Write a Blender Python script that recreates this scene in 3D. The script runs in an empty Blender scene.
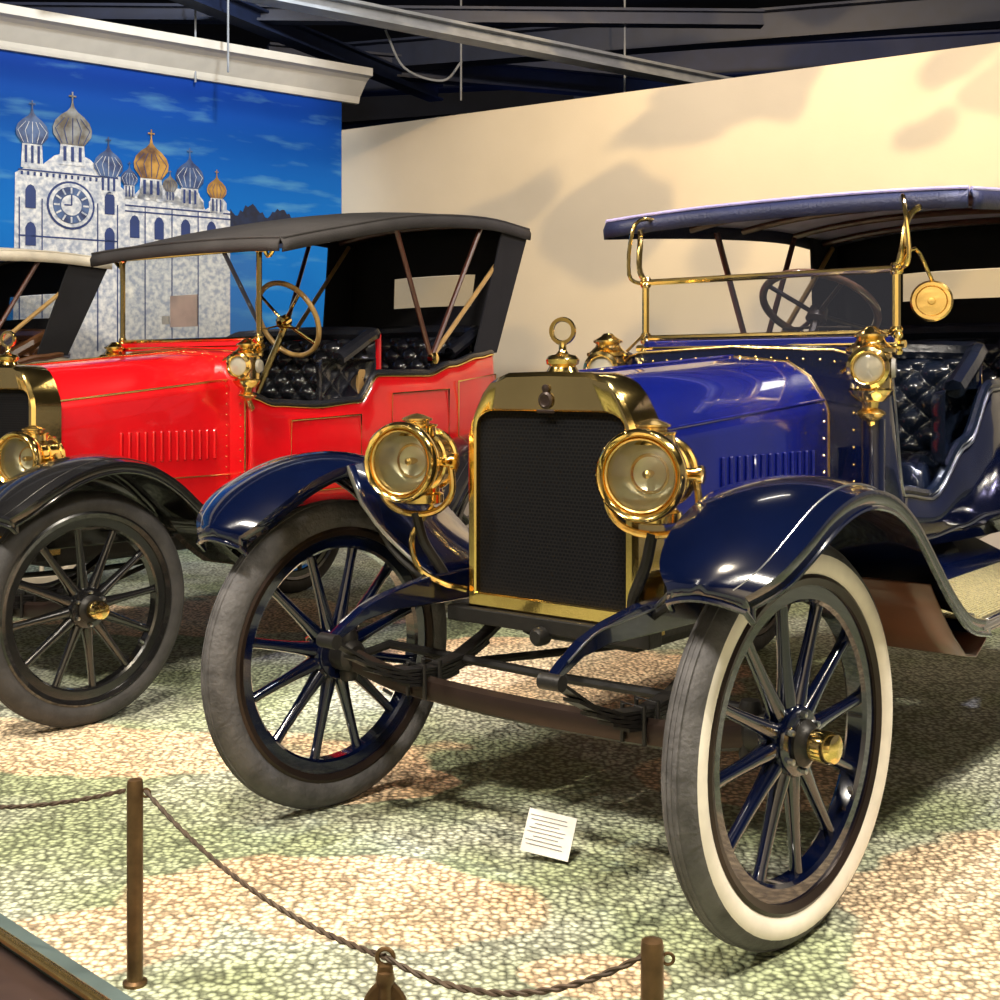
import bpy, bmesh, math, random
from mathutils import Vector, Matrix, Quaternion
random.seed(7)
scene = bpy.context.scene
try:
    scene.view_settings.view_transform = 'Standard'
    scene.view_settings.look = 'None'
except Exception:
    pass
COL = scene.collection

# ------------------------------------------------------------------ materials
def nodes_of(name):
    m = bpy.data.materials.new(name); m.use_nodes = True
    nt = m.node_tree; b = nt.nodes['Principled BSDF']
    return m, nt, b

def mat(name, col, rough=.4, metal=0., coat=0., var=.12, scale=8., bump=0., bscale=60., col2=None, trans=0., alpha=1., sheen=0., spec=.5):
    m, nt, b = nodes_of(name)
    tc = nt.nodes.new('ShaderNodeTexCoord')
    nz = nt.nodes.new('ShaderNodeTexNoise'); nz.inputs['Scale'].default_value = scale; nz.inputs['Detail'].default_value = 4
    nt.links.new(tc.outputs['Object'], nz.inputs['Vector'])
    rp = nt.nodes.new('ShaderNodeValToRGB')
    c2 = col2 if col2 else tuple(max(0, c*(1-var*2)) for c in col)
    rp.color_ramp.elements[0].color = (*c2, 1); rp.color_ramp.elements[1].color = (*col, 1)
    rp.color_ramp.elements[0].position = .35; rp.color_ramp.elements[1].position = .65
    nt.links.new(nz.outputs['Fac'], rp.inputs['Fac'])
    nt.links.new(rp.outputs['Color'], b.inputs['Base Color'])
    b.inputs['Roughness'].default_value = rough
    b.inputs['Metallic'].default_value = metal
    b.inputs['Coat Weight'].default_value = coat
    b.inputs['Coat Roughness'].default_value = .04
    b.inputs['Transmission Weight'].default_value = trans
    b.inputs['Alpha'].default_value = alpha
    b.inputs['Specular IOR Level'].default_value = spec
    if sheen: b.inputs['Sheen Weight'].default_value = sheen
    if bump:
        n2 = nt.nodes.new('ShaderNodeTexNoise'); n2.inputs['Scale'].default_value = bscale; n2.inputs['Detail'].default_value = 3
        nt.links.new(tc.outputs['Object'], n2.inputs['Vector'])
        bp = nt.nodes.new('ShaderNodeBump'); bp.inputs['Strength'].default_value = bump; bp.inputs['Distance'].default_value = .01
        nt.links.new(n2.outputs['Fac'], bp.inputs['Height']); nt.links.new(bp.outputs['Normal'], b.inputs['Normal'])
    return m

BRASS = mat('brass', (1.0, .72, .25), .13, 1., var=.05, bump=.05, bscale=25)
BRASS2 = mat('brass_aged', (.90, .62, .22), .25, 1., var=.12, bump=.1)
SILVER = mat('reflector_silver', (.90, .86, .70), .28, .35)  # cream, mostly diffuse base paints in the bright reflection inside the lamp
LAMPG = mat('frosted_lamp_glass', (.34, .32, .26), .12, .2, .5)
STEEL = mat('steel', (.45, .46, .48), .3, 1.)
BLUE = mat('blue_paint', (.0012, .0050, .105), .25, 0, 1., var=.1)
DKBLUE = mat('dark_blue_paint', (.0008, .0028, .018), .15, 0, 1., var=.1)
RED = mat('red_paint', (.50, .003, .006), .25, 0, 1., var=.06)
BLACKP = mat('black_enamel', (.008, .008, .009), .22, 0, .8)
CREAMP = mat('cream_paint', (.62, .55, .43), .3, 0, .6)
IRON = mat('black_iron', (.015, .014, .014), .45, .3, 0, bump=.15)
BRONZE = mat('bronzed_iron', (.032, .020, .016), .35, .5, 0)
BROWNP = mat('brown_undercoat', (.12, .045, .025), .35, 0, .4)
RUBBER = mat('tyre_rubber', (.10, .096, .102), .75, 0, 0, var=.25, scale=14, bump=.4, bscale=70)
RUBBERK = mat('tyre_rubber_black', (.040, .038, .040), .7, 0, 0, var=.2, scale=14, bump=.3)
WHITEW = mat('whitewall_rubber', (.78, .73, .65), .6, 0, 0, var=.08, scale=12)
LEATHER = mat('black_leather', (.012, .013, .017), .26, 0, .4, bump=.1, bscale=90)
BLLEATHER = mat('blue_black_leather', (.006, .010, .022), .24, 0, .5, bump=.1, bscale=90)
BRLEATHER = mat('brown_leather', (.13, .055, .022), .35, 0, .1, bump=.15)
CANVASK = mat('dark_canvas', (.030, .027, .028), .85, 0, 0, bump=.3, bscale=140)
CANVASB = mat('purple_lit_canvas', (.32, .28, .52), .7, 0, 0, bump=.3, bscale=140, sheen=.3)  # lilac of the purple light on the top, mixed into the canvas colour
CANVASN = mat('navy_canvas', (.010, .014, .05), .5, 0, 0, bump=.3, bscale=140)
CANVASC = mat('tan_canvas', (.66, .60, .49), .85, 0, 0, bump=.3, bscale=140)
LINING = mat('canvas_lining', (.006, .006, .009), .9)
WOOD = mat('bow_wood', (.075, .022, .012), .35, 0, .4, scale=20)
WOODL = mat('wheel_rim_wood', (.42, .26, .09), .3, 0, .5, scale=20)
WOODD = mat('dark_wheel_wood', (.10, .05, .03), .3, 0, .6, scale=20)
CARD = mat('paper_card', (.80, .78, .74), .6)
PINKCARD = mat('pink_card', (.75, .58, .52), .6)
INK = mat('ink_grey', (.20, .20, .22), .7)

def glass(name, tint, rough=.02, alpha=.12):
    m, nt, b = nodes_of(name)
    nt.nodes.remove(b)
    out = nt.nodes['Material Output']
    tr = nt.nodes.new('ShaderNodeBsdfTransparent'); tr.inputs['Color'].default_value = (*tint, 1)
    gl = nt.nodes.new('ShaderNodeBsdfGlossy'); gl.inputs['Roughness'].default_value = rough
    fr = nt.nodes.new('ShaderNodeFresnel'); fr.inputs['IOR'].default_value = 1.5
    ad = nt.nodes.new('ShaderNodeMath'); ad.operation = 'ADD'; ad.inputs[1].default_value = alpha; ad.use_clamp = True
    nt.links.new(fr.outputs[0], ad.inputs[0])
    mx = nt.nodes.new('ShaderNodeMixShader')
    nt.links.new(ad.outputs[0], mx.inputs[0]); nt.links.new(tr.outputs[0], mx.inputs[1]); nt.links.new(gl.outputs[0], mx.inputs[2])
    nt.links.new(mx.outputs[0], out.inputs['Surface'])
    return m
GLASS = glass('windshield_glass', (.93, .95, .93), .02, .18)
LENS = glass('lamp_lens', (.97, .97, .9), .03, .08)
CELL = glass('celluloid_window', (.80, .78, .70), .3, .15)

def honeycomb():
    m, nt, b = nodes_of('radiator_honeycomb')
    tc = nt.nodes.new('ShaderNodeTexCoord')
    v = nt.nodes.new('ShaderNodeTexBrick'); v.inputs['Scale'].default_value = 26
    mp = nt.nodes.new('ShaderNodeMapping'); mp.inputs['Rotation'].default_value = (math.radians(90), 0, 0)
    nt.links.new(tc.outputs['Object'], mp.inputs['Vector']); nt.links.new(mp.outputs[0], v.inputs['Vector'])
    v.inputs['Color1'].default_value = (.002, .002, .003, 1); v.inputs['Color2'].default_value = (.003, .003, .004, 1)
    v.inputs['Mortar'].default_value = (.007, .007, .008, 1); v.inputs['Mortar Size'].default_value = .05
    v.inputs['Brick Width'].default_value = .3; v.inputs['Row Height'].default_value = .25
    nt.links.new(v.outputs['Color'], b.inputs['Base Color'])
    b.inputs['Roughness'].default_value = .7; b.inputs['Specular IOR Level'].default_value = .08
    return m
HONEY = honeycomb()

# ------------------------------------------------------------------ geometry helpers
def empty(name, loc=(0, 0, 0), rz=0, sc=1.):
    e = bpy.data.objects.new(name, None); COL.objects.link(e)
    e.location = loc; e.rotation_euler = (0, 0, rz); e.scale = (sc, sc, sc)
    return e

def mobj(name, V, F, mats, parent=None, fm=None, smooth=True, solid=0, bevel=0, fixn=True, loc=None, sharp=True):
    me = bpy.data.meshes.new(name)
    me.from_pydata([tuple(v) for v in V], [], F)
    if not isinstance(mats, (list, tuple)): mats = [mats]
    for m in mats: me.materials.append(m)
    if fm:
        for i, p in enumerate(me.polygons): p.material_index = fm[i]
    if fixn:
        bm = bmesh.new(); bm.from_mesh(me)
        bmesh.ops.recalc_face_normals(bm, faces=bm.faces); bm.to_mesh(me); bm.free()
    for p in me.polygons: p.use_smooth = smooth
    o = bpy.data.objects.new(name, me); COL.objects.link(o)
    if parent: o.parent = parent
    if loc: o.location = loc
    if solid:
        md = o.modifiers.new('solid', 'SOLIDIFY'); md.thickness = solid; md.offset = 0
    if bevel:
        md = o.modifiers.new('bev', 'BEVEL'); md.width = bevel; md.segments = 2; md.limit_method = 'ANGLE'
    if smooth and sharp:
        try:
            me.set_sharp_from_angle(angle=math.radians(40))
        except Exception: pass
    return o

class Acc:
    """accumulates geometry into one mesh"""
    def __init__(s): s.V = []; s.F = []; s.M = []
    def add(s, V, F, mi=0):
        n = len(s.V); s.V += [Vector(v) for v in V]; s.F += [tuple(i+n for i in f) for f in F]; s.M += [mi]*len(F)
    def obj(s, name, mats, parent=None, **k): return mobj(name, s.V, s.F, mats, parent, fm=s.M, **k)

def g_box(c, size, R=None):
    x, y, z = [q/2 for q in size]
    V = [Vector(v) for v in [(-x, -y, -z), (x, -y, -z), (x, y, -z), (-x, y, -z), (-x, -y, z), (x, -y, z), (x, y, z), (-x, y, z)]]
    if R is not None: V = [R @ v for v in V]
    V = [v+Vector(c) for v in V]
    F = [(0, 3, 2, 1), (4, 5, 6, 7), (0, 1, 5, 4), (1, 2, 6, 5), (2, 3, 7, 6), (3, 0, 4, 7)]
    return V, F

def g_lathe(prof, axis=(0, 0, 1), loc=(0, 0, 0), seg=28):
    q = Vector((0, 0, 1)).rotation_difference(Vector(axis).normalized())
    V = []; F = []
    n = len(prof)
    for r, h in prof:
        for i in range(seg):
            a = 2*math.pi*i/seg
            V.append(q @ Vector((max(r, 1e-5)*math.cos(a), max(r, 1e-5)*math.sin(a), h)) + Vector(loc))
    for j in range(n-1):
        for i in range(seg):
            k = (i+1) % seg
            F.append((j*seg+i, j*seg+k, (j+1)*seg+k, (j+1)*seg+i))
    return V, F

def crm(pts, n=6, cyc=False):
    P = [Vector(p) for p in pts]; out = []
    m = len(P); rng = m if cyc else m-1
    for i in range(rng):
        p1 = P[i]; p2 = P[(i+1) % m]
        p0 = P[i-1] if (i > 0 or cyc) else p1*2-p2
        p3 = P[(i+2) % m] if (i+2 < m or cyc) else p2*2-p1
        for k in range(n):
            t = k/n
            out.append(.5*((2*p1)+(-p0+p2)*t+(2*p0-5*p1+4*p2-p3)*t*t+(-p0+3*p1-3*p2+p3)*t**3))
    if not cyc: out.append(P[-1])
    return out

def g_tube(pts, r, seg=8, cyc=False, sm=0, flat=1.):
    P = crm(pts, sm, cyc) if sm else [Vector(p) for p in pts]
    n = len(P); V = []; F = []
    T = []
    for i in range(n):
        a = P[(i-1) % n] if (i > 0 or cyc) else P[i]
        b = P[(i+1) % n] if (i < n-1 or cyc) else P[i]
        d = (b-a); T.append(d.normalized() if d.length > 1e-9 else Vector((0, 0, 1)))
    up = Vector((0, 0, 1)) if abs(T[0].z) < .9 else Vector((1, 0, 0))
    N = (up-T[0]*up.dot(T[0])).normalized()
    for i in range(n):
        if i:
            N = (N-T[i]*N.dot(T[i]))
            N = N.normalized()
        B = T[i].cross(N)
        rr = r[min(len(r)-1, int(i*len(r)/n))] if isinstance(r, (list, tuple)) else r
        for k in range(seg):
            a = 2*math.pi*k/seg
            V.append(P[i]+N*math.cos(a)*rr*flat+B*math.sin(a)*rr)
    for i in range(n if cyc else n-1):
        j = (i+1) % n
        for k in range(seg):
            l = (k+1) % seg
            F.append((i*seg+k, i*seg+l, j*seg+l, j*seg+k))
    if not cyc:
        F.append(tuple(range(seg-1, -1, -1))); F.append(tuple((n-1)*seg+k for k in range(seg)))
    return V, F

def box(name, c, size, m, parent=None, R=None, bevel=.004):
    V, F = g_box(c, size, R); return mobj(name, V, F, m, parent, smooth=False, bevel=bevel)
def lathe(name, prof, m, parent=None, axis=(0, 0, 1), loc=(0, 0, 0), seg=28, fm=None):
    V, F = g_lathe(prof, axis, loc, seg)
    f = None
    if fm: f = [fm[i//seg] for i in range(len(F))]
    return mobj(name, V, F, m, parent, fm=f)
def tube(name, pts, r, m, parent=None, **k):
    V, F = g_tube(pts, r, **k); return mobj(name, V, F, m, parent)

def g_loft(secs, closed=False, caps=False):
    V = []; F = []; n = len(secs[0])
    for s in secs: V += [Vector(p) for p in s]
    for j in range(len(secs)-1):
        for i in range(n if closed else n-1):
            k = (i+1) % n
            F.append((j*n+i, j*n+k, (j+1)*n+k, (j+1)*n+i))
    if caps:
        F.append(tuple(range(n-1, -1, -1))); F.append(tuple((len(secs)-1)*n+i for i in range(n)))
    return V, F
def loft(name, secs, m, parent=None, closed=False, caps=False, skip=None, **k):
    V, F = g_loft(secs, closed, caps)
    if skip:
        n = len(secs[0])-1
        F = [f for i, f in enumerate(F) if not skip(i//n, i % n)]
    return mobj(name, V, F, m, parent, **k)

def prism(name, poly, t0, t1, m, parent=None, bevel=.004, smooth=False):
    """polygon in (s,z) extruded along t"""
    return loft(name, [[(p[0], t0, p[1]) for p in poly], [(p[0], t1, p[1]) for p in poly]], m, parent, closed=True, caps=True, smooth=smooth, bevel=bevel)

def tuft(name, o, u, v, nrm, nu, nv, m, parent, depth=.045, edge=.025):
    """diamond tufted upholstery pad with buttons at the crossings"""
    o, u, v, nrm = Vector(o), Vector(u), Vector(v), Vector(nrm).normalized()
    K = 12
    NU, NV = nu*K, nv*K
    V = []; F = []
    for j in range(NV+1):
        for i in range(NU+1):
            a = i/NU*nu; b = j/NV*nv
            s1 = abs(math.sin(math.pi*(a+b)/1.0)); s2 = abs(math.sin(math.pi*(a-b)/1.0))
            h = depth*(.75*(s1*s2)**.5 + .25*(1-(1-s1)*(1-s2)))
            e = min(i, NU-i, j*1.0, NV-j)/(K*.5)
            h = h*min(1, .4+e)+edge*min(1, math.sqrt(max(0, e)))
            if i in (0, NU) or j in (0, NV): h = -.03
            V.append(o+u*(i/NU)+v*(j/NV)+nrm*h)
    for j in range(NV):
        for i in range(NU):
            a = j*(NU+1)+i; F.append((a, a+1, a+NU+2, a+NU+1))
    ob = mobj(name, V, F, m, parent, sharp=False)
    A = Acc()
    for j2 in range(0, 2*nv+1):
        for i2 in range(0, 2*nu+1):
            if (i2+j2) % 2: continue
            a, b = i2/2, j2/2
            if not (.3 < a < nu-.3 and .3 < b < nv-.3): continue
            p = o+u*(a/nu)+v*(b/nv)+nrm*(edge+.001)
            V, F = g_lathe([(.011, 0), (.009, .005), (0, .007)], nrm, p, 8); A.add(V, F)
    if A.V: A.obj(name+'_buttons', m, parent)
    return ob

# ------------------------------------------------------------------ wheel
def wheel(par, name, s, t, R, side, spokem, tyre, wall, rimm, capm, ph=0., steer=0.):
    e = bpy.data.objects.new(name, None); COL.objects.link(e); e.parent = par; e.location = (s, t, R); e.rotation_euler = (0, 0, steer)
    ax = (side, 0, 0)   # outward
    rc = R-.046; tr = .046
    prof = []; fm = []
    N = 36
    for i in range(N+1):
        a = 2*math.pi*i/N
        prof.append((rc+tr*math.cos(a), tr*math.sin(a)*.95))
    for i in range(N):
        a = 2*math.pi*(i+.5)/N
        am = math.degrees(a)
        fm.append(1 if (66 < am < 168) else 0)
    lathe('tyre', prof, [tyre, wall], e, ax, seg=72, fm=fm)
    A = Acc()
    for k in (-.012, 0, .012):
        V, F = g_lathe([(R-.002, k-.003), (R+.001, k-.002), (R+.001, k+.002), (R-.002, k+.003)], ax, seg=72); A.add(V, F)
    A.obj('tread', tyre, e)
    lathe('steel_rim', [(R-.098, -.034), (R-.082, -.040), (R-.074, -.036), (R-.086, -.02), (R-.086, .02), (R-.074, .036), (R-.082, .040), (R-.098, .034), (R-.098, -.034)], rimm, e, ax, seg=72)
    lathe('felloe', [(R-.135, -.018), (R-.128, -.026), (R-.095, -.028), (R-.095, .028), (R-.128, .026), (R-.135, .018), (R-.135, -.018)], spokem, e, ax, seg=72)
    A = Acc()
    for i in range(12):
        a = 2*math.pi*(i+ph)/12
        d = Vector((0, math.cos(a), math.sin(a)))
        pts = [d*r for r in (.05, .09, .14, .2, .26, R-.125)]
        V, F = g_tube(pts, [.022, .021, .017, .0145, .0135, .0155], seg=10); A.add(V, F)
    A.obj('spokes', spokem, e)
    lathe('hub_flange', [(.0, .034), (.045, .036), (.072, .030), (.076, .022), (.076, -.022), (.07, -.032), (.0, -.034)], spokem, e, ax, seg=32)
    lathe('hub_barrel', [(.045, -.03), (.045, -.085), (.03, -.1), (0, -.1)], IRON, e, ax)
    lathe('hub_plate', [(.05, .030), (.05, .042), (.038, .050), (.033, .06), (.033, .07)], IRON, e, ax)
    lathe('hub_cap', [(.032, .06), (.034, .064), (.034, .10), (.030, .112), (.018, .116), (0, .117)], capm, e, ax, seg=24)
    A = Acc()
    for i in range(6):
        a = 2*math.pi*(i+.5)/6
        V, F = g_lathe([(.007, 0), (.007, .012), (0, .014)], ax, (side*.032, .06*math.cos(a), .06*math.sin(a)), seg=6); A.add(V, F)
    A.obj('hub_bolts', STEEL, e)
    a = math.radians(-35)
    V, F = g_tube([(side*.02, (R-.14)*math.cos(a), (R-.14)*math.sin(a)), (side*.03, (R-.17)*math.cos(a), (R-.17)*math.sin(a))], .006)
    mobj('valve', V, F, STEEL, e)
    return e

# ------------------------------------------------------------------ head lamp
def headlamp(par, s, t, z, side, yaw):
    e = bpy.data.objects.new('headlamp', None); COL.objects.link(e); e.parent = par; e.location = (s, t, z); e.rotation_euler = (0, 0, yaw)
    ax = (0, -1, 0)
    lathe('bezel', [(.086, -.012), (.100, -.018), (.107, -.008), (.108, .006), (.105, .018), (.099, .024), (.093, .020), (.089, .014), (.086, .0)], BRASS, e, ax, seg=48)
    lathe('bezel_inner_ring', [(.088, .004), (.085, .012), (.081, .010), (.080, .002)], BRASS2, e, ax, seg=48)
    lathe('lens', [(0, .016), (.04, .013), (.07, .006), (.088, -.002)], LENS, e, ax, seg=48)
    lathe('reflector', [(.087, -.005), (.079, -.035), (.058, -.062), (.03, -.078), (0, -.083)], SILVER, e, ax, seg=48)
    lathe('burner', [(0, -.03), (.010, -.035), (.010, -.06), (.006, -.08)], BRASS2, e, ax, seg=12)
    lathe('inner_mirror', [(.040, -.060), (.044, -.055), (.048, -.060)], BRASS2, e, ax, seg=32)
    lathe('drum', [(.086, -.01), (.085, -.04), (.090, -.043), (.090, -.05), (.084, -.053), (.083, -.085), (.089, -.088), (.089, -.096), (.083, -.099), (.082, -.15), (.088, -.153), (.088, -.164), (.08, -.167), (.066, -.19), (.04, -.205), (.02, -.21), (0, -.212)], BRASS, e, ax, seg=40)
    lathe('vent_base', [(.055, .0), (.052, .022), (.056, .026), (.056, .030), (.042, .032)], BRASS, e, (0, 0, 1), (0, .085, .068), seg=24)
    lathe('chimney', [(.034, .0), (.034, .010), (.042, .013), (.042, .018), (.028, .024), (.012, .03), (0, .032)], BRASS2, e, (0, 0, 1), (0, .085, .096), seg=24)
    lathe('side_pivot', [(.016, 0), (.016, .03), (.022, .03), (.022, .04), (0, .042)], BRASS, e, (1, 0, 0), (.082, .08, 0), seg=14)
    lathe('side_pivot_in', [(.016, 0), (.016, .03), (.022, .03), (.022, .04), (0, .042)], BRASS, e, (-1, 0, 0), (-.082, .08, 0), seg=14)
    lathe('gas_base', [(.05, .0), (.05, -.02), (.062, -.026), (.062, -.048), (.045, -.054), (0, -.054)], BRASS, e, (0, 0, 1), (0, .11, -.066), seg=20)
    tube('fork', [(-.105, .08, 0), (-.11, .08, -.08), (-.07, .08, -.13), (0, .08, -.145), (.07, .08, -.13), (.11, .08, -.08), (.105, .08, 0)], .009, BRASS2, e, sm=5)
    tube('bracket', [(0, .08, -.14), (-side*.02, .09, -.22), (-side*.06, .12, -.30), (-side*.07, .14, -.34)], .014, IRON, e, sm=5)
    A = Acc()
    for k in range(10):
        a = 2*math.pi*k/10
        V, F = g_lathe([(.004, 0), (.004, .004), (0, .006)], ax, (.101*math.cos(a), -.016, .101*math.sin(a)), seg=6); A.add(V, F)
    A.obj('bezel_rivets', BRASS2, e)
    return e

def cowl_lamp(par, s, t, z, k=1.):
    e = bpy.data.objects.new('side_lamp', None); COL.objects.link(e); e.parent = par; e.location = (s, t, z); e.scale = (k, k, k); e.rotation_euler = (0, 0, .3)
    lathe('lamp_body', [(0, -.075), (.03, -.075), (.045, -.06), (.05, -.05), (.045, -.045), (.047, .03), (.055, .035), (.055, .043), (.045, .048), (.034, .058), (.03, .066), (.038, .070), (.038, .075), (.02, .085), (.012, .093), (0, .095)], BRASS, e, seg=24)
    lathe('lamp_bezel', [(.028, .045), (.044, .045), (.048, .055), (.046, .066), (.038, .072), (.033, .068), (.031, .060)], BRASS, e, (0, -1, 0), seg=28)
    lathe('lamp_glass', [(0, .066), (.02, .064), (.034, .058)], LAMPG, e, (0, -1, 0), seg=24)
    lathe('lamp_glass_side', [(0, .056), (.02, .054), (.026, .046)], LAMPG, e, (1 if s > 0 else -1, 0, 0), seg=24)
    lathe('lamp_foot', [(.02, -.075), (.016, -.09), (.028, -.095), (.034, -.102), (.026, -.11), (.012, -.12), (0, -.12)], BRASS2, e, seg=20)
    return e

# ------------------------------------------------------------------ car
def car(name, loc, rz, sc, P):
    root = empty(name, loc, rz, sc)
    R = .43; hw = .715; WB = P['wb']
    body, fend, trim, canvas, lea = P['body'], P['fender'], BRASS, P['canvas'], P['leather']
    tyre, wall, spk = P['tyre'], P['wall'], P['spoke']
    stw = math.radians(-4.5)
    for (s, t, n, ph, sw_) in ((hw, 0, 'front_wheel_near', .2, stw), (-hw+.03, 0, 'front_wheel_far', .55, stw), (hw, WB, 'rear_wheel_near', 0, 0), (-hw, WB, 'rear_wheel_far', .3, 0)):
        wheel(root, n, s, t, R, 1 if s > 0 else -1, spk, tyre, wall, P['rim'], BRASS, ph, sw_)
    # front axle, tie rod
    tube('front_axle', [(-.64, 0, .43), (-.56, .0, .41), (-.4, .0, .385), (0, 0, .375), (.4, 0, .385), (.56, 0, .41), (.64, 0, .43)], .026, BRONZE, root, sm=5, flat=1.3)
    tube('tie_rod', [(-.6, .14, .44), (0, .15, .43), (.6, .14, .44)], .013, IRON, root)
    tube('radius_rod', [(-.5, .02, .40), (-.1, .7, .42), (0, .95, .45), (.1, .7, .42), (.5, .02, .40)], .012, IRON, root, sm=4)
    for sd in (-1, 1):
        lathe('king_pin', [(0, -.07), (.022, -.07), (.026, -.05), (.022, -.03), (.022, .03), (.028, .05), (.02, .07), (0, .075)], IRON, root, (0, 0, 1), (sd*.625, 0, .43), seg=16)
        tube('steering_arm', [(sd*.625, .0, .42), (sd*.61, .08, .43), (sd*.6, .14, .44)], .013, IRON, root)
        for L in range(5):
            l = .36-.065*L
            secs = []
            for x in (-1, -.66, -.33, 0, .33, .66, 1):
                p = (sd*.34, x*l+.02, .43+.13*(x*l/.36)**2-L*.009)
                secs.append([(p[0]-.022, p[1], p[2]-.004), (p[0]+.022, p[1], p[2]-.004), (p[0]+.022, p[1], p[2]+.004), (p[0]-.022, p[1], p[2]+.004)])
            loft('leaf_spring_leaf', secs, IRON, root, closed=True, caps=True, smooth=False)
        for dt in (-.03, .03):
            tube('u_bolt', [(sd*.31, dt, .36), (sd*.31, dt, .45), (sd*.37, dt, .45), (sd*.37, dt, .36)], .006, IRON, root)
        tube('rear_spring', [(sd*.38, WB-.5, .56), (sd*.38, WB-.2, .46), (sd*.38, WB, .44), (sd*.38, WB+.2, .46), (sd*.38, WB+.5, .56)], .022, IRON, root, sm=4)
        secs = []
        for (t, z, h) in ((-.345, .560, .020), (-.31, .58, .026), (-.24, .612, .034), (-.14, .632, .05), (0, .64, .075), (1, .635, .1), (2, .635, .1), (WB-.1, .66, .1), (WB+.3, .66, .08), (WB+.5, .62, .05)):
            x = sd*.335
            secs.append([(x-.014, t, z-h/2), (x+.014, t, z-h/2), (x+.014, t, z+h/2), (x-.014, t, z+h/2)])
        loft('frame_rail', secs, fend, root, closed=True, caps=True, smooth=False, bevel=.004)
        lathe('horn_eye', [(.0, -.028), (.018, -.028), (.018, .028), (0, .028)], IRON, root, (1, 0, 0), (sd*.34, -.345, .56), seg=18)
        tube('horn_stripe', [(sd*.350, -.30, .596), (sd*.350, -.2, .640), (sd*.350, -.1, .652), (sd*.350, .1, .665)], .003, P['stripe'], root, sm=3)
    tube('rear_axle', [(-.64, WB, .43), (.64, WB, .43)], .035, IRON, root)
    lathe('differential', [(0, -.15), (.06, -.13), (.12, -.05), (.13, 0), (.12, .05), (.06, .13), (0, .15)], IRON, root, (1, 0, 0), (0, WB, .43))
    tube('drive_shaft', [(0, .9, .52), (0, WB, .43)], .028, IRON, root)
    box('engine_pan', (0, .62, .6), (.4, .8, .2), IRON, root, bevel=.03)
    box('front_cross_member', (0, .10, .575), (.64, .06, .04), IRON, root)
    lathe('crank_boss', [(0, 0), (.024, 0), (.024, .03), (.016, .04), (0, .04)], IRON, root, (0, -1, 0), (0, .08, .55), seg=16)

    # radiator
    w0, rt, zs, zc = P['rw'], P['rt'], P['rz1'], P['rzt']
    zb = .59
    def shellpoly(w, zb, zs, zc, ins=0.):
        h = [(w-ins, zb+ins), (w-ins, zs-.02), (w-.008-ins, zs+.015), (w-.022-ins, zs+.045), (w-.05-ins, zs+(zc-zs)*.62), (w-.075-ins*.8, zs+(zc-zs)*.80), (w-.105-ins*.6, zc-.014-ins), (w-.14, zc-.003-ins), (0, zc-ins)]
        return h+[(-a, b) for a, b in reversed(h[:-1])]
    d0, d1 = rt-.02, rt+.11
    outer = shellpoly(w0, zb, zs, zc)
    inner = [(w0-.033, zb+.045), (w0-.033, zs-.03), (w0-.033, zs+.0), (w0-.037, zs+.02), (w0-.048, zs+.035), (w0-.065, zs+.044), (w0-.08, zs+.048), (w0-.1, zs+.05), (0, zs+.05)]
    inner = inner+[(-a, b) for a, b in reversed(inner[:-1])]
    def ring(poly, t): return [(p[0], t, p[1]) for p in poly]
    outer_s = shellpoly(w0, zb, zs, zc, .012)
    loft('radiator_shell', [ring(inner, rt+.05), ring(inner, d0+.004), ring([(a*1.02, b+(.004 if b > .7 else -.004)) for a, b in inner], d0), ring(outer_s, d0), ring(outer, d0+.012), ring(outer, d1), ring(outer_s, d1)], BRASS, root, closed=True, smooth=True)
    prism('radiator_core', [(a, b) for a, b in inner], rt+.0, rt+.06, HONEY, root, bevel=0)
    for k in (-1, 1):
        box('radiator_foot', (k*(w0-.03), rt+.04, zb-.01), (.08, .12, .03), BRASS2, root)
    lathe('radiator_badge', [(.022, 0), (.022, .005), (.016, .008), (.010, .005), (0, .006)], BRONZE, root, (0, -1, 0), (0, d0-.001, zs+.078), seg=20)
    box('badge_foot', (0, d0-.003, zs+.05), (.055, .005, .010), BRONZE, root)
    lathe('badge_head', [(.011, 0), (.011, .005), (0, .008)], BRONZE, root, (0, -1, 0), (0, d0-.001, zs+.108), seg=14)
    lathe('filler_neck', [(.045, 0), (.040, .008), (.034, .02), (.042, .024), (.044, .036), (.036, .046), (.018, .05), (.010, .06), (.010, .08)], BRASS, root, (0, 0, 1), (0, rt+.05, zc-.005), seg=24)
    lathe('gauge_ring', [(.026, -.007), (.035, -.007), (.037, 0), (.035, .007), (.026, .007), (.024, 0), (.026, -.007)], BRASS, root, (.3, -1, 0), (0, rt+.05, zc+.105), seg=28)
    lathe('gauge_glass', [(0, .003), (.026, .003)], LENS, root, (.3, -1, 0), (0, rt+.05, zc+.105), seg=28)

    # hood
    h0, h1 = d1-.01, P['ht1']
    secs = []
    n = 10
    zd, wd = P['hzc'], P['hw']
    for i in range(n+1):
        u = i/n; t = h0+(h1-h0)*u
        w = (w0-.012)+(wd-w0+.012)*u; a = zs-.02+(P['hzs']-zs+.02)*u; b = zc-.008+(zd-zc+.008)*u
        h = [(w, .70), (w, .85), (w, a-.02), (w-.004, a), (w-.014, a+.020), (w-.06, a+(b-a)*.60), (w-.13, a+(b-a)*.90), (.07, b-.004), (0.012, b), (0, b+.004)]
        poly = h+[(-x, y) for x, y in reversed(h[:-1])]
        secs.append([(p[0], t, p[1]) for p in poly])
    loft('hood', secs, body, root)
    A = Acc()
    for idx in (4, 14):
        V, F = g_tube([s[idx] for s in secs], .005, seg=8); A.add(V, F)
    V, F = g_tube([Vector(s[9])+Vector((0, 0, .002)) for s in secs], .005, seg=8); A.add(V, F)
    A.obj('hood_hinge', body if P.get('hinge') == 'body' else BRASS2, root)
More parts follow.
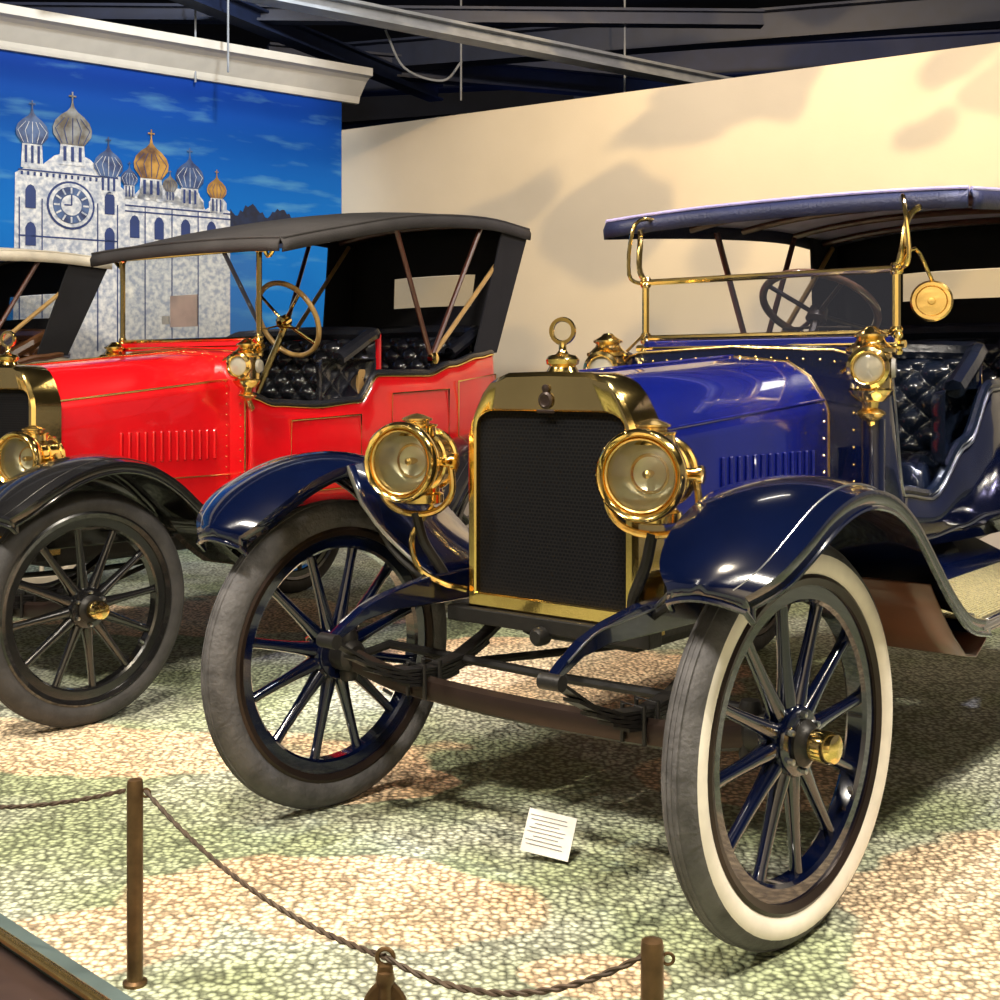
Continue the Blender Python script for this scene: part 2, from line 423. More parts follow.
    A = Acc()
    for s in secs[1:-1]:
        for idx, off in ((3, 1), (15, -1)):
            V, F = g_lathe([(.004, 0), (.003, .002), (0, .003)], (off, 0, 0), Vector(s[idx])+Vector((0, 0, -.02)), seg=8); A.add(V, F)
    for k in (0, -1):
        P2 = [Vector(p) for p in secs[k]]
        for i in range(len(P2)-1):
            L = (P2[i+1]-P2[i]).length; m = max(1, int(L/.045))
            for j in range(m):
                q = P2[i].lerp(P2[i+1], (j+.5)/m)
                q = q+Vector((0, .03 if k == 0 else -.03, 0))
                dd = (P2[i+1]-P2[i]).normalized(); nn = Vector((dd.z, 0, -dd.x))
                V, F = g_lathe([(.0042, 0), (.0035, .002), (0, .003)], nn, q, seg=8); A.add(V, F)
    A.obj('hood_rivets', BRASS2, root)
    A = Acc()
    for s_ in (secs[0], secs[-1]):
        V, F = g_tube([Vector(p)*1.0+Vector((0, 0, .001)) for p in s_], .0045, seg=6); A.add(V, F)
    A.obj('hood_edge_bead', P['hoodbead'], root)
    A = Acc()
    for sd in (-1, 1):
        for i in range(13):
            u = (.34+.046*i); t = h0+(h1-h0)*u
            w = (w0-.012)+(wd-w0+.012)*u
            R_ = Matrix.Rotation(sd*.5, 3, 'Z')
            V, F = g_box((sd*(w+.001), t, P.get('lz', .93)), (.010, .022, .13), R_); A.add(V, F)
    A.obj('hood_louvres', body, root, smooth=False, bevel=.003)
    for sd in (-1, 1):
        tube('hood_belt', [(sd*(w0+.0), h0+.02, .84), (sd*(wd+.004), h1, .84)], .003, BRASS2, root)
        lathe('hood_latch', [(.012, 0), (.012, .015), (.006, .02), (0, .02)], BRASS2, root, (sd, 0, 0), (sd*(w0+.015), h0+.35, .78), seg=12)
        secs2 = []
        for (t) in (h0, h1):
            secs2.append([(sd*.31, t, .60), (sd*.33, t, .70), (sd*.30, t, .72), (sd*.28, t, .72)])
        loft('hood_ledge', secs2, fend, root, solid=.01)

    # dash / cowl
    c0, c1, cz, cw = P['c0'], P['c1'], P['cz'], P['cw']
    def cow(w, z0, z1, r=.09):
        h = [(w, z0), (w, z1-r), (w-r*.13, z1-r*.5), (w-r*.5, z1-r*.13), (w-r, z1), (0, z1+.015)]
        return h+[(-a, b) for a, b in reversed(h[:-1])]
    prism('firewall', cow(cw, .66, cz), c0, c0+.03, P['fwall'], root)
    loft('cowl', [ring(cow(cw-.004, .66, cz-.004), c0+.02), ring(cow(cw+.0, .66, cz+.004), (c0+c1)/2), ring(cow(cw+.01, .66, cz+.008), c1)], P['fwall'], root, solid=.012)
    V, F = g_tube([(p[0], c0-.003, p[1]) for p in cow(cw, .70, cz)], .0045); mobj('firewall_trim', V, F, BRASS2, root)
    A = Acc()
    pp = [Vector((p[0], c0-.002, p[1])) for p in cow(cw-.03, .72, cz-.03, .08)]
    for i in range(len(pp)-1):
        L = (pp[i+1]-pp[i]).length; m = max(1, int(L/.05))
        for j in range(m):
            V, F = g_lathe([(.0045, 0), (.004, .002), (0, .004)], (0, -1, 0), pp[i].lerp(pp[i+1], (j+.5)/m), seg=8); A.add(V, F)
    A.obj('firewall_rivets', BRASS2, root)
    for sd in (-1, 1):
        cowl_lamp(root, sd*(cw+.03), c0-.02, P['lampz'], P.get('lampk', 1.3))
        tube('lamp_bracket', [(sd*(cw+.03), c0-.02, P['lampz']-.14), (sd*(cw+.02), c0+.02, P['lampz']-.19), (sd*cw, c0+.03, P['lampz']-.2)], .014, BRASS2, root)
        if P.get('pillar'):
            tube('cowl_pillar', [(sd*(cw+.02), c0+.02, .70), (sd*(cw+.02), c0+.02, P['lampz']-.15)], .035, P['fwall'], root, seg=16)

    # windshield
    ww, wt, wz0, wz1 = P['ww'], P['wt'], P['wz0'], P['wz1']
    lean = P.get('lean', 0.)
    tube('windshield_frame', [(-ww, wt, wz0), (ww, wt, wz0), (ww, wt+lean, wz1), (-ww, wt+lean, wz1)], .011, BRASS, root, cyc=True)
    mobj('windshield_glass', [(-ww, wt, wz0), (ww, wt, wz0), (ww, wt+lean, wz1), (-ww, wt+lean, wz1)], [(0, 1, 2, 3)], GLASS, root, smooth=False)
    tube('windshield_base', [(-ww-.03, wt-.005, wz0-.035), (ww+.03, wt-.005, wz0-.035)], .012, BRASS, root)
    box('windshield_sill', (0, wt, wz0-.03), (2*ww, .03, .04), body, root)
    if P.get('placard'):
        box('windshield_placard', (-.05, wt+.02, wz0+.14), (.19, .006, .15), PINKCARD, root, bevel=0)
        box('windshield_placard_small', (-.18, wt+.02, wz0+.10), (.05, .006, .04), CARD, root, bevel=0)
        box('coil_box', (.40, 1.86, 1.24), (.12, .12, .16), WOODL, root, bevel=.004)
    rf = P['roof']
    for sd in (-1, 1):
        x = sd*ww
        tube('windshield_post', [(x, wt, wz0-.06), (x, wt, wz0+.1), (x, wt+lean, wz1)], .013, BRASS, root)
        A = Acc()
        V, F = g_tube([(x, wt+lean, wz1), (x+sd*.02, wt+lean-.01, wz1+.05), (x+sd*.035, wt+lean+.02, rf[0][1]-.06), (x+sd*.10, rf[0][0]+.05, rf[0][1]-.005)], .010, sm=5); A.add(V, F)
        V, F = g_tube([(x, wt+lean, wz1-.01), (x+sd*.05, wt+lean-.03, wz1+.03), (x+sd*.03, wt+lean-.02, rf[0][1]-.02), (x-sd*.02, rf[0][0]+.03, rf[0][1])], .007, sm=5); A.add(V, F)
        for q in ((x, wt+lean, wz1), (x, wt, wz0), (x, wt, wz0-.05)):
            V, F = g_lathe([(0, -.02), (.016, -.018), (.02, -.008), (.016, 0), (.02, .008), (.016, .018), (0, .02)], (0, 0, 1), q, seg=14); A.add(V, F)
        A.obj('top_support', BRASS, root)
        tube('brace_rod', [(x, wt, wz0+.02), (sd*(cw-.02), c0-.12, P['hzs']+.10)], .005, BRASS, root)

    # body tub
    pathR = P['path']
    def dens(pts, m):
        out = []
        for i in range(len(pts)-1):
            for k in range(m):
                u = k/m; uu = u*u*(3-2*u)
                a, b = pts[i], pts[i+1]
                out.append((a[0]+(b[0]-a[0])*u, a[1]+(b[1]-a[1])*u, a[2]+(b[2]-a[2])*u, a[3]+(b[3]-a[3])*uu))
        out.append(pts[-1]); return out
    q = dens(pathR, 6)
    full = q+[(-s, t, zb, zt) for s, t, zb, zt in reversed(q[:-1])]
    secs = []
    for (s, t, zb_, zt_) in full:
        col = []
        for k in range(8):
            v = k/7
            bul = .022*math.sin(math.pi*min(1, v*1.1))
            f = 1+bul/.5 - (.06*(1-v)**2)
            col.append((s*f, t+(0 if t < 2.7 else bul), zb_+(zt_-zb_)*v))
        secs.append(col)
    loft('body_tub', secs, P['tubm'], root, solid=.022)
    tube('body_top_roll', [Vector(c[-1])+Vector((0, 0, .004)) for c in secs], .017, lea, root)
    tube('body_edge_bead', [Vector(c[-1])+Vector((.016 if c[-1][0] > 0 else -.016, 0, -.012)) for c in secs], .0045, P['stripe'], root)
    tube('body_pinstripe_low', [Vector(c[1])+Vector((.016 if c[1][0] > 0 else -.016, 0, 0)) for c in secs], .0035, P['stripe'], root)
    mobj('body_floor', [(-.46, c0, .70), (.46, c0, .70), (.5, 2.9, .70), (-.5, 2.9, .70)], [(0, 1, 2, 3)], IRON, root, solid=.03)
    for sd in (-1, 1):
        for (ta, tb, za, zb2, zt1, zt2, sx) in P['panels']:
            f = lambda t: sd*(np_interp(t, [(p[1], p[0]) for p in pathR])*1.045+.004)
            A = Acc()
            V, F = g_tube([(f(ta), ta, za), (f(tb), tb, zb2), (f(tb), tb, zt2), (f(ta), ta, zt1)], .005, cyc=True); A.add(V, F)
            A.obj('door_moulding', P['stripe'], root)
    # seats
    ft, rt_ = P['fseat'], P['rseat']
    for (t0, zz, bk, nm) in ((ft, P['fz'], P['fback'], 'front'), (rt_, P['rz'], P['rback'], 'rear')):
        sw = .46
        box(nm+'_seat_base', (0, t0+.24, zz-.12), (2*sw, .46, .2), lea, root, bevel=.02)
        tuft(nm+'_seat_cushion', (-sw, t0, zz-.01), (2*sw, 0, 0), (0, .46, 0), (0, 0, 1), 7, 3, lea, root)
        tuft(nm+'_seat_back', (-sw, t0+.44, zz+.04), (2*sw, 0, 0), (0, .07, bk-zz-.06), (0, -1, .15), 7, 3, lea, root)
        box(nm+'_seat_back_shell', (0, t0+.53, (zz+bk)/2-.05), (2*sw+.02, .04, bk-zz+.12), P['tubm'] if nm == 'front' else lea, root, bevel=.015)
        tube(nm+'_seat_roll', [(-sw-.03, t0+.2, bk-.13), (-sw-.02, t0+.42, bk-.02), (-sw+.04, t0+.5, bk+.0), (0, t0+.51, bk+.01), (sw-.04, t0+.5, bk), (sw+.02, t0+.42, bk-.02), (sw+.03, t0+.2, bk-.13)], .035, lea, root, sm=5)
        for sd in (-1, 1):
            tuft(nm+'_seat_side', (sd*(sw+.02), t0+.06, zz+.03), (0, .38, 0), (0, 0, bk-zz-.16), (-sd, 0, 0), 3, 2, lea, root, depth=.02, edge=.02)
    # steering
    sx, st, sz, tilt = P['steer']
    q_ = Vector((0, math.cos(tilt), math.sin(tilt)))
    cen = Vector((sx, st, sz))
    lathe('steering_wheel_rim', [(.19+.013*math.cos(a), .013*math.sin(a)) for a in [i*math.pi/5 for i in range(11)]], P['swmat'], root, q_, cen, seg=48)
    A = Acc()
    uu = Vector((1, 0, 0)); vv = q_.cross(uu)
    for i in range(4):
        a = math.pi/4+i*math.pi/2
        V, F = g_tube([cen-q_*.03, cen+(uu*math.cos(a)+vv*math.sin(a))*.19], .008); A.add(V, F)
    V, F = g_tube([cen, Vector((sx, c0+.02, .85))], .016); A.add(V, F)
    V, F = g_lathe([(.0, .02), (.03, .015), (.035, -.03), (.02, -.04)], q_, cen-q_*.02); A.add(V, F)
    V, F = g_tube([cen-q_*.08, cen-q_*.07+uu*.12+vv*.02], .005); A.add(V, F)
    V, F = g_tube([cen-q_*.08, cen-q_*.07-uu*.12+vv*.02], .005); A.add(V, F)
    A.obj('steering_column', BRASS if P['swmat'] is WOODL else BRONZE, root)

    # top (roof)
    rw_ = P['roofw']
    secs = []
    tt = crm([(0, t, z) for t, z in rf], 5)
    for i, p in enumerate(tt):
        row = []
        fr_ = min(1, .35+i/8)   # crown flattens at the front bow
        for k in range(-8, 9):
            u = k/8
            z = p.z+.085*(1-abs(u)**2.4)*P.get('crown', .5)*fr_
            row.append((rw_*u, p.y, z))
        row = [(-rw_-.006, p.y, p.z-.055)]+row+[(rw_+.006, p.y, p.z-.055)]
        secs.append(row)
    loft('canvas_top', [s[1:-1] for s in secs], [canvas, LINING], root, solid=.012)
    fr0 = [Vector(p)+Vector((0, -.004, .006)) for p in secs[0][1:-1]]
    fr1 = [Vector(p)+Vector((0, -.016, -.02)) for p in secs[0][1:-1]]
    fr2 = [Vector(p)+Vector((0, -.012, -.052)) for p in secs[0][1:-1]]
    loft('front_valance', [fr0, fr1, fr2], P['valance'], root, solid=.01)
    tube('front_piping', [p+Vector((0, -.004, .004)) for p in fr0], .006, P['pipe'], root)
    for i0 in (1, -2):
        sg = -1 if i0 == 1 else 1
        a_ = [Vector(s[i0])+Vector((sg*.004, 0, .004)) for s in secs]; b_ = [Vector(s[i0])+Vector((sg*.016, 0, -.02)) for s in secs]; c_ = [Vector(s[i0])+Vector((sg*.012, 0, -.055)) for s in secs]
        loft('side_valance', [a_, b_, c_], P['valance'], root, solid=.01)
        tube('top_piping', [Vector(s[i0])+Vector((sg*.006, 0, .008)) for s in secs], .006, P['pipe'], root)
    for idx in (3, 7, 11, 15, 18):
        if idx < len(secs)-1:
            tube('roof_bow', [Vector((p[0]*.97, p[1], p[2]-.022)) for p in secs[idx][1:-1]], .014, WOOD, root)
    # rear curtain with celluloid window
    cur = P['curtain']
    last = secs[-1]; bt, bz = P['belt']
    rr = []
    for k in range(9):
        v = k/8
        row = []
        for i, p in enumerate(last[1:-1]):
            u = (i-8)/8
            x = p[0]*(1-v)+(.55*u)*v
            y = p[1]*(1-v)+(bt+.10*(1-abs(u)**4))*v
            z = p[2]*(1-v)+bz*v
            row.append((x, y, z))
        rr.append(row)
    wr = P.get('winrows', (2, 5))
    loft('rear_curtain', rr, cur, root, solid=.01, skip=lambda j, i: wr[0] <= j < wr[1] and 4 <= i < 12)
    a, b = rr[wr[0]], rr[wr[1]]
    mobj('rear_window', [Vector(a[4]), Vector(a[12]), Vector(b[12]), Vector(b[4])], [(0, 1, 2, 3)], CELL, root, smooth=False)
    for sd in (-1, 1):
        i0 = 1 if sd < 0 else -2
        e1 = Vector(secs[-1][i0]); e0 = Vector(secs[-4][i0])
        piv = Vector((sd*.56, P['pivot'][0], P['pivot'][1]))
        mobj('quarter_curtain', [e0, e1, Vector((sd*.555, bt, bz)), Vector((sd*.56, bt-.22, bz-.02))], [(0, 1, 2, 3)], cur, root, smooth=False, solid=.01)
        for (idx, rad, m_) in ((-12, .013, WOOD), (-6, .013, WOOD), (-2, .013, WOODL)):
            pt = Vector(secs[idx][i0]); tube('top_bow_arm', [piv, pt+Vector((-sd*.02, 0, -.03))], rad, m_, root)
        lathe('bow_pivot', [(0, 0), (.03, 0), (.03, .03), (.015, .04), (0, .04)], BRASS, root, (sd, 0, 0), piv, seg=16)
    # fenders
    FP = [(-.375, .795), (-.335, .835), (-.26, .888), (-.16, .935), (-.05, .963), (.06, .967), (.18, .94), (.3, .875), (.41, .785), (.52, .695), (.64, .62), (.78, .588)]
    RP = [(WB+a, z) for a, z in [(-.66, .59), (-.55, .64), (-.46, .74), (-.34, .86), (-.2, .94), (0, .975), (.2, .95), (.36, .86), (.48, .72), (.55, .58)]]
    for sd in (-1, 1):
        for (nm, path) in (('front_fender', FP), ('rear_fender', RP)):
            pp = crm([(0, a, b) for a, b in path], 4)
            secs = []
            N = len(pp)
            for i, p in enumerate(pp):
                s0, s1 = .58, .885
                if nm == 'front_fender' and i < 10:
                    k = (10-i)/10; s1 -= .075*k*k; s0 += .065*k*k
                a = pp[max(0, i-1)]; b = pp[min(N-1, i+1)]
                tn = (b-a).normalized(); nr = Vector((0, -tn.z, tn.y))
                row = []
                for k in range(9):
                    u = k/8
                    off = .024*math.sin(math.pi*u)
                    q2 = p+nr*off; row.append((sd*(s0+(s1-s0)*u), q2.y, q2.z))
                q2 = p-nr*.034; row.append((sd*(s1+.004), q2.y, q2.z))
                q2 = p-nr*.03; row = [(sd*(s0-.004), q2.y, q2.z)]+row
                secs.append(row)
            if nm == 'front_fender':
                r0 = [(x, y-.0, z-.028) for x, y, z in secs[0]]; secs = [r0]+secs
            loft(nm, secs, [fend, P['under']], root, solid=.007)
            tube(nm+'_bead', [s[-1] for s in secs], .0065, fend, root)
            tube(nm+'_stripe', [Vector(s[-3])+Vector((0, 0, .004)) for s in secs[1:]], .0022, P['fstripe'], root)
            if nm == 'front_fender':
                tube(nm+'_lip', secs[0], .007, fend, root)
                ap = []
                for s in secs[17:]:
                    x, y, z = s[1]
                    row = []
                    for k in range(7):
                        u = k/6
                        row.append((x+(sd*.35-x)*u, y+.10*u*(1-min(1, max(0, (y-.0)/.6))), z+(.665-z)*(u**.6)))
                    ap.append(row)
                loft('fender_apron', ap, fend, root, solid=.006)
                tube('apron_bead', ap[0], .005, P['fstripe'], root)
                tube('fender_brace', [(sd*.34, .05, .64), (sd*.48, .02, .74), (sd*.6, 0, .93), (sd*.75, 0, .96)], .010, IRON, root, sm=4)
                mp_ = []
                for (t, z) in ((.44, .72), (.52, .64), (.60, .57), (.68, .515), (.76, .50), (.83, .53), (.87, .565)):
                    mp_.append([(sd*(.59+.27*k/4), t, z) for k in range(5)])
                loft('mud_pan', mp_, P['under'], root, solid=.006)
        t0, t1 = .74, WB-.62
        box('running_board', (sd*.72, (t0+t1)/2, .575), (.33, t1-t0, .03), fend, root, bevel=.005)
        box('running_board_mat', (sd*.72, (t0+t1)/2, .592), (.28, t1-t0-.02, .006), P['matm'], root, bevel=.002)
        A = Acc()
        for k in range(24):
            V, F = g_box((sd*(.59+.0115*k), (t0+t1)/2, .596), (.004, t1-t0-.04, .003)); A.add(V, F)
        A.obj('tread_ribs', P['matm'], root, smooth=False)
        tube('board_edge', [(sd*.885, t0-.02, .578), (sd*.885, t1, .578)], .008, P['fstripe'], root)
        mobj('splash_apron', [(sd*.345, t0-.1, .68), (sd*.345, t1+.1, .68), (sd*.565, t1+.1, .585), (sd*.565, t0-.1, .585)], [(0, 1, 2, 3)], fend, root, smooth=False, solid=.008)
        headlamp(root, sd*P['hls']+P.get('hlo', 0), P['hlt'], P['hlz'], sd, math.radians(P['hlyaw']))
    if P.get('gaspipe'):
        tube('gas_pipe', [(-.36, .06, .86), (-.40, .02, .78), (-.36, .0, .70), (-.30, .03, .66), (-.26, .08, .64)], .008, BRASS, root, sm=5)
    if P.get('mirror'):
        mx = P['mirror']
        lathe('mirror', [(0, .016), (.010, .015), (.012, .006), (.044, .005), (.048, .010), (.058, .010), (.064, .003), (.064, -.003), (.05, -.012), (0, -.018)], BRASS2, root, (.35, -1, 0), mx, seg=32)
        tube('mirror_arm', [(ww+.01, wt, wz1+.0), (ww+.05, wt+.02, wz1+.06), (mx[0], mx[1]+.01, mx[2]+.06)], .006, BRASS, root, sm=4)
    return root

def np_interp(x, pts):
    pts = sorted(pts)
    if x <= pts[0][0]: return pts[0][1]
    for a, b in zip(pts, pts[1:]):
        if x <= b[0]:
            return a[1]+(b[1]-a[1])*(x-a[0])/max(1e-6, b[0]-a[0])
    return pts[-1][1]

MATM = mat('running_board_plate', (.62, .55, .30), .35, .6, var=.2, scale=90)
base = dict(wb=2.55, rw=.27, rt=.11, rz1=1.07, rzt=1.222, ht1=1.07, hzc=1.27, hzs=1.12, hw=.32,
            c0=1.07, c1=1.26, cz=1.29, cw=.43, lampz=1.235, lampk=1.3, ww=.45, wt=1.27, wz0=1.345, wz1=1.54, roofw=.65, crown=.6,
            path=[(.43, 1.1, .68, 1.28), (.44, 1.2, .68, 1.26), (.455, 1.28, .68, .86), (.48, 1.45, .68, .84), (.52, 1.66, .68, 1.0), (.545, 1.82, .68, 1.18), (.56, 2.1, .68, 1.2), (.565, 2.3, .68, 1.05), (.57, 2.5, .68, 1.2), (.57, 2.75, .68, 1.3), (.55, 2.95, .68, 1.34), (.48, 3.06, .68, 1.35), (.3, 3.1, .68, 1.36), (0, 3.12, .68, 1.36)],
            panels=[(2.15, 2.5, .76, .76, 1.02, 1.08, 0)], fseat=1.46, rseat=2.45, fback=1.3, rback=1.4, fz=.90, rz=.95,
            steer=(.12, 1.44, 1.44, math.radians(56)), swmat=WOODD, roof=[(1.33, 1.765), (1.7, 1.80), (2.2, 1.84), (2.8, 1.87), (3.3, 1.85)],
            belt=(3.08, 1.36), pivot=(2.3, 1.2), hls=.375, hlt=-.05, hlz=.982, hlyaw=14, pillar=True, gaspipe=True, winrows=(3, 5),
            body=BLUE, fwall=DKBLUE, tubm=DKBLUE, fender=DKBLUE, under=BROWNP, canvas=CANVASB, valance=CANVASN, curtain=LINING, leather=BLLEATHER, tyre=RUBBER, wall=WHITEW, spoke=DKBLUE, rim=BRONZE, stripe=STEEL, fstripe=STEEL, hoodbead=BRASS2, pipe=CANVASB, mirror=(.51, 1.40, 1.445), hinge='body', matm=MATM)
car('antique_touring_car', (.062, 3.18, 0), -.679, 1., base)

redp = dict(base)
redp.update(rzt=1.33, rz1=1.18, ht1=1.08, hzc=1.40, hzs=1.25, hw=.33, c0=1.07, c1=1.12, cz=1.40, lampz=1.33, lampk=1.3, ww=.475, wt=1.11, wz0=1.455, wz1=1.86, lz=.98,
            path=[(.43, 1.08, .68, 1.2), (.45, 1.22, .68, 1.16), (.49, 1.45, .68, 1.15), (.52, 1.72, .68, 1.17), (.53, 1.85, .68, 1.30), (.545, 2.0, .68, 1.3), (.56, 2.2, .68, 1.3), (.565, 2.4, .68, 1.35), (.565, 2.65, .68, 1.4), (.55, 2.8, .68, 1.42), (.48, 2.9, .68, 1.42), (.3, 2.94, .68, 1.42), (0, 2.95, .68, 1.42)],
            panels=[(1.3, 1.72, .84, .84, 1.08, 1.1, 0), (1.93, 2.36, .84, .84, 1.2, 1.22, 0), (2.44, 2.8, .84, .84, 1.26, 1.3, 0)],
            fseat=1.42, rseat=2.3, fback=1.50, rback=1.54, fz=1.10, rz=1.12, steer=(.27, 1.5, 1.56, math.radians(25)), swmat=WOODL,
            roof=[(1.07, 1.885), (1.4, 1.96), (2.0, 2.08), (2.6, 2.13), (3.02, 2.11)], belt=(2.84, 1.42), pivot=(2.25, 1.38), hlz=.965, hlo=.0, crown=.6, pillar=False, gaspipe=False, placard=True, winrows=(3, 5),
            body=RED, fwall=RED, tubm=RED, fender=BLACKP, under=BLACKP, canvas=CANVASK, valance=CANVASK, leather=LEATHER, tyre=RUBBERK, wall=RUBBERK, spoke=BLACKP, rim=BLACKP, stripe=BRASS, fstripe=IRON, pipe=CANVASK, mirror=None, hinge='brass', hoodbead=BRASS)
car('antique_touring_car', (-2.0, 4.83, 0), -.614, .947, redp)
crp = dict(redp)
crp.update(body=CREAMP, fwall=CREAMP, tubm=CREAMP, fender=CREAMP, canvas=CANVASC, valance=CANVASC, leather=BRLEATHER, pipe=CANVASC, spoke=CREAMP, stripe=WOOD, roof=[(1.02, 1.83), (1.4, 1.90), (2.0, 1.97), (2.6, 2.01), (3.08, 2.0)], placard=False)
car('antique_touring_car', (-4.45, 5.38, 0), -.614, .947, crp)

# ------------------------------------------------------------------ room
def floor_mat():
    m, nt, b = nodes_of('pebbled_floor')
    tc = nt.nodes.new('ShaderNodeTexCoord')
    L = nt.links.new
    def math_(op, a, b_=None, clamp=False):
        n = nt.nodes.new('ShaderNodeMath'); n.operation = op; n.use_clamp = clamp
        for i, v in enumerate((a, b_)):
            if v is None: continue
            if isinstance(v, (int, float)): n.inputs[i].default_value = v
            else: L(v, n.inputs[i])
        return n.outputs[0]
    # pebbles
    vo = nt.nodes.new('ShaderNodeTexVoronoi'); vo.feature = 'F1'; vo.inputs['Scale'].default_value = 58; vo.inputs['Randomness'].default_value = .8
    L(tc.outputs['Object'], vo.inputs['Vector'])
    nd = nt.nodes.new('ShaderNodeTexNoise'); nd.inputs['Scale'].default_value = 2.0; nd.inputs['Detail'].default_value = 2.0
    L(tc.outputs['Object'], nd.inputs['Vector'])
    cur = None  # peach ellipses: warm light on the floor, painted into its colour
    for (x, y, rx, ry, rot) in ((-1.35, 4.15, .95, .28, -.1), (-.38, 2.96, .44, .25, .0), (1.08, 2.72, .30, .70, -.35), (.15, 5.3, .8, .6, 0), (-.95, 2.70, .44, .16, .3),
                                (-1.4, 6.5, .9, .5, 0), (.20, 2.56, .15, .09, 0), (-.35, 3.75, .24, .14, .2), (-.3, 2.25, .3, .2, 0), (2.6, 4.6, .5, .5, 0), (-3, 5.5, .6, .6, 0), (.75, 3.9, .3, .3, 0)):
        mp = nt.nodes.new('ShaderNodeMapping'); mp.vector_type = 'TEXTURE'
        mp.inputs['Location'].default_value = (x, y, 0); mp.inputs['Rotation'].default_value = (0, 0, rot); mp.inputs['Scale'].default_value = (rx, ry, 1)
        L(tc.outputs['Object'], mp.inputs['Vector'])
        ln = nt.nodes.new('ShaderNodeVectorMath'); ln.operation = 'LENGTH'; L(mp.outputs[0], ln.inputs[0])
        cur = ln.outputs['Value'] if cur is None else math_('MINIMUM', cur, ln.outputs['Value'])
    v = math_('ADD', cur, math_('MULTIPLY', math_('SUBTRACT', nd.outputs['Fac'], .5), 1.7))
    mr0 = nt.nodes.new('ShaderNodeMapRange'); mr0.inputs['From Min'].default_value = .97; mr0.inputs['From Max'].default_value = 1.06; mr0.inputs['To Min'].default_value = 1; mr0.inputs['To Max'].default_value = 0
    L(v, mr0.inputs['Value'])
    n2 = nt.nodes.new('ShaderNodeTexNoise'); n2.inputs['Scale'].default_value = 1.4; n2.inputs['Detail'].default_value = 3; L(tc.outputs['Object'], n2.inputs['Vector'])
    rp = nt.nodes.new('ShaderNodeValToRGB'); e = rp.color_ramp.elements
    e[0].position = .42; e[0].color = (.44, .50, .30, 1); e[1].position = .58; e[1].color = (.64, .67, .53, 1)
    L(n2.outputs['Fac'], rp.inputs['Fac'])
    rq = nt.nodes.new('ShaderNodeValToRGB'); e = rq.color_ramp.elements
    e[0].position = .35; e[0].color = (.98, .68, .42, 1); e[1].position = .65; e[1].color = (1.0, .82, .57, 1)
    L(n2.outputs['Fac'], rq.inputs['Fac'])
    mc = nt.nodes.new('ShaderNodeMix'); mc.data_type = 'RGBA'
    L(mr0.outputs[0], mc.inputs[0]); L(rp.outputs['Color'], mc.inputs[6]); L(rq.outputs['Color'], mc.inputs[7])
    mr = nt.nodes.new('ShaderNodeMapRange'); mr.interpolation_type = 'SMOOTHSTEP'; mr.inputs['From Min'].default_value = 0.25; mr.inputs['From Max'].default_value = .72
    mr.inputs['To Min'].default_value = 1.08; mr.inputs['To Max'].default_value = .40
    L(vo.outputs['Distance'], mr.inputs['Value'])
    sep = nt.nodes.new('ShaderNodeSeparateColor'); L(vo.outputs['Color'], sep.inputs[0])
    m2 = nt.nodes.new('ShaderNodeMapRange'); m2.inputs['To Min'].default_value = .80; m2.inputs['To Max'].default_value = 1.10
    L(sep.outputs[0], m2.inputs['Value'])
    mu = math_('MULTIPLY', mr.outputs[0], m2.outputs[0])
    mx = nt.nodes.new('ShaderNodeVectorMath'); mx.operation = 'SCALE'
    L(mc.outputs[2], mx.inputs[0]); L(mu, mx.inputs['Scale'])
    L(mx.outputs[0], b.inputs['Base Color'])
    sq = math_('POWER', vo.outputs['Distance'], 2.0)
    bp = nt.nodes.new('ShaderNodeBump'); bp.inputs['Distance'].default_value = .016; bp.inputs['Strength'].default_value = 1; bp.invert = True
    L(sq, bp.inputs['Height']); L(bp.outputs[0], b.inputs['Normal'])
    b.inputs['Roughness'].default_value = .85; b.inputs['Specular IOR Level'].default_value = .25
    return m
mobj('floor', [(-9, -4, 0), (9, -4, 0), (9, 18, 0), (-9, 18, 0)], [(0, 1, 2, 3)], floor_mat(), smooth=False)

CREAMW = mat('cream_wall_paint', (.56, .50, .40), .7, var=.04, scale=1.5, bump=.05)
DARK = mat('dark_ceiling', (.008, .011, .025), .8, scale=1.5, col2=(.002, .003, .008))
CORN = mat('white_plaster', (.60, .57, .52), .6, var=.04)
corner = Vector((-1.25, 10, 0))
dr = Vector((4.15, -2.61, 0)).normalized()
def wallslab(name, o, d, L, h, th, m, back):
    a = Vector(o); b = a+d*L; n = back
    V = [a, b, b+n*th, a+n*th]; V = V+[v+Vector((0, 0, h)) for v in V]
    F = [(0, 3, 2, 1), (4, 5, 6, 7), (0, 1, 5, 4), (1, 2, 6, 5), (2, 3, 7, 6), (3, 0, 4, 7)]
    return mobj(name, V, F, m, smooth=False)
nb = Vector((-dr.y, dr.x, 0))
wallslab('wall_right', corner, dr, 8.5, 3.16, .2, CREAMW, nb)
dl = Vector((-.792, -.61, 0)).normalized(); nbl = Vector((-.61, .792, 0)).normalized()
wallslab('wall_left', corner, dl, 6.5, 3.6, .2, CORN, nbl)
wallslab('wall_back', (-12, 17, 0), Vector((1, 0, 0)), 24, 6, .2, DARK, Vector((0, 1, 0)))
wallslab('wall_front', (-9, -3.8, 0), Vector((1, 0, 0)), 18, 5.2, .2, CREAMW, Vector((0, -1, 0)))
mobj('ceiling', [(-12, -4, 5.2), (14, -4, 5.2), (14, 17, 5.2), (-12, 17, 5.2)], [(0, 1, 2, 3)], DARK, smooth=False)

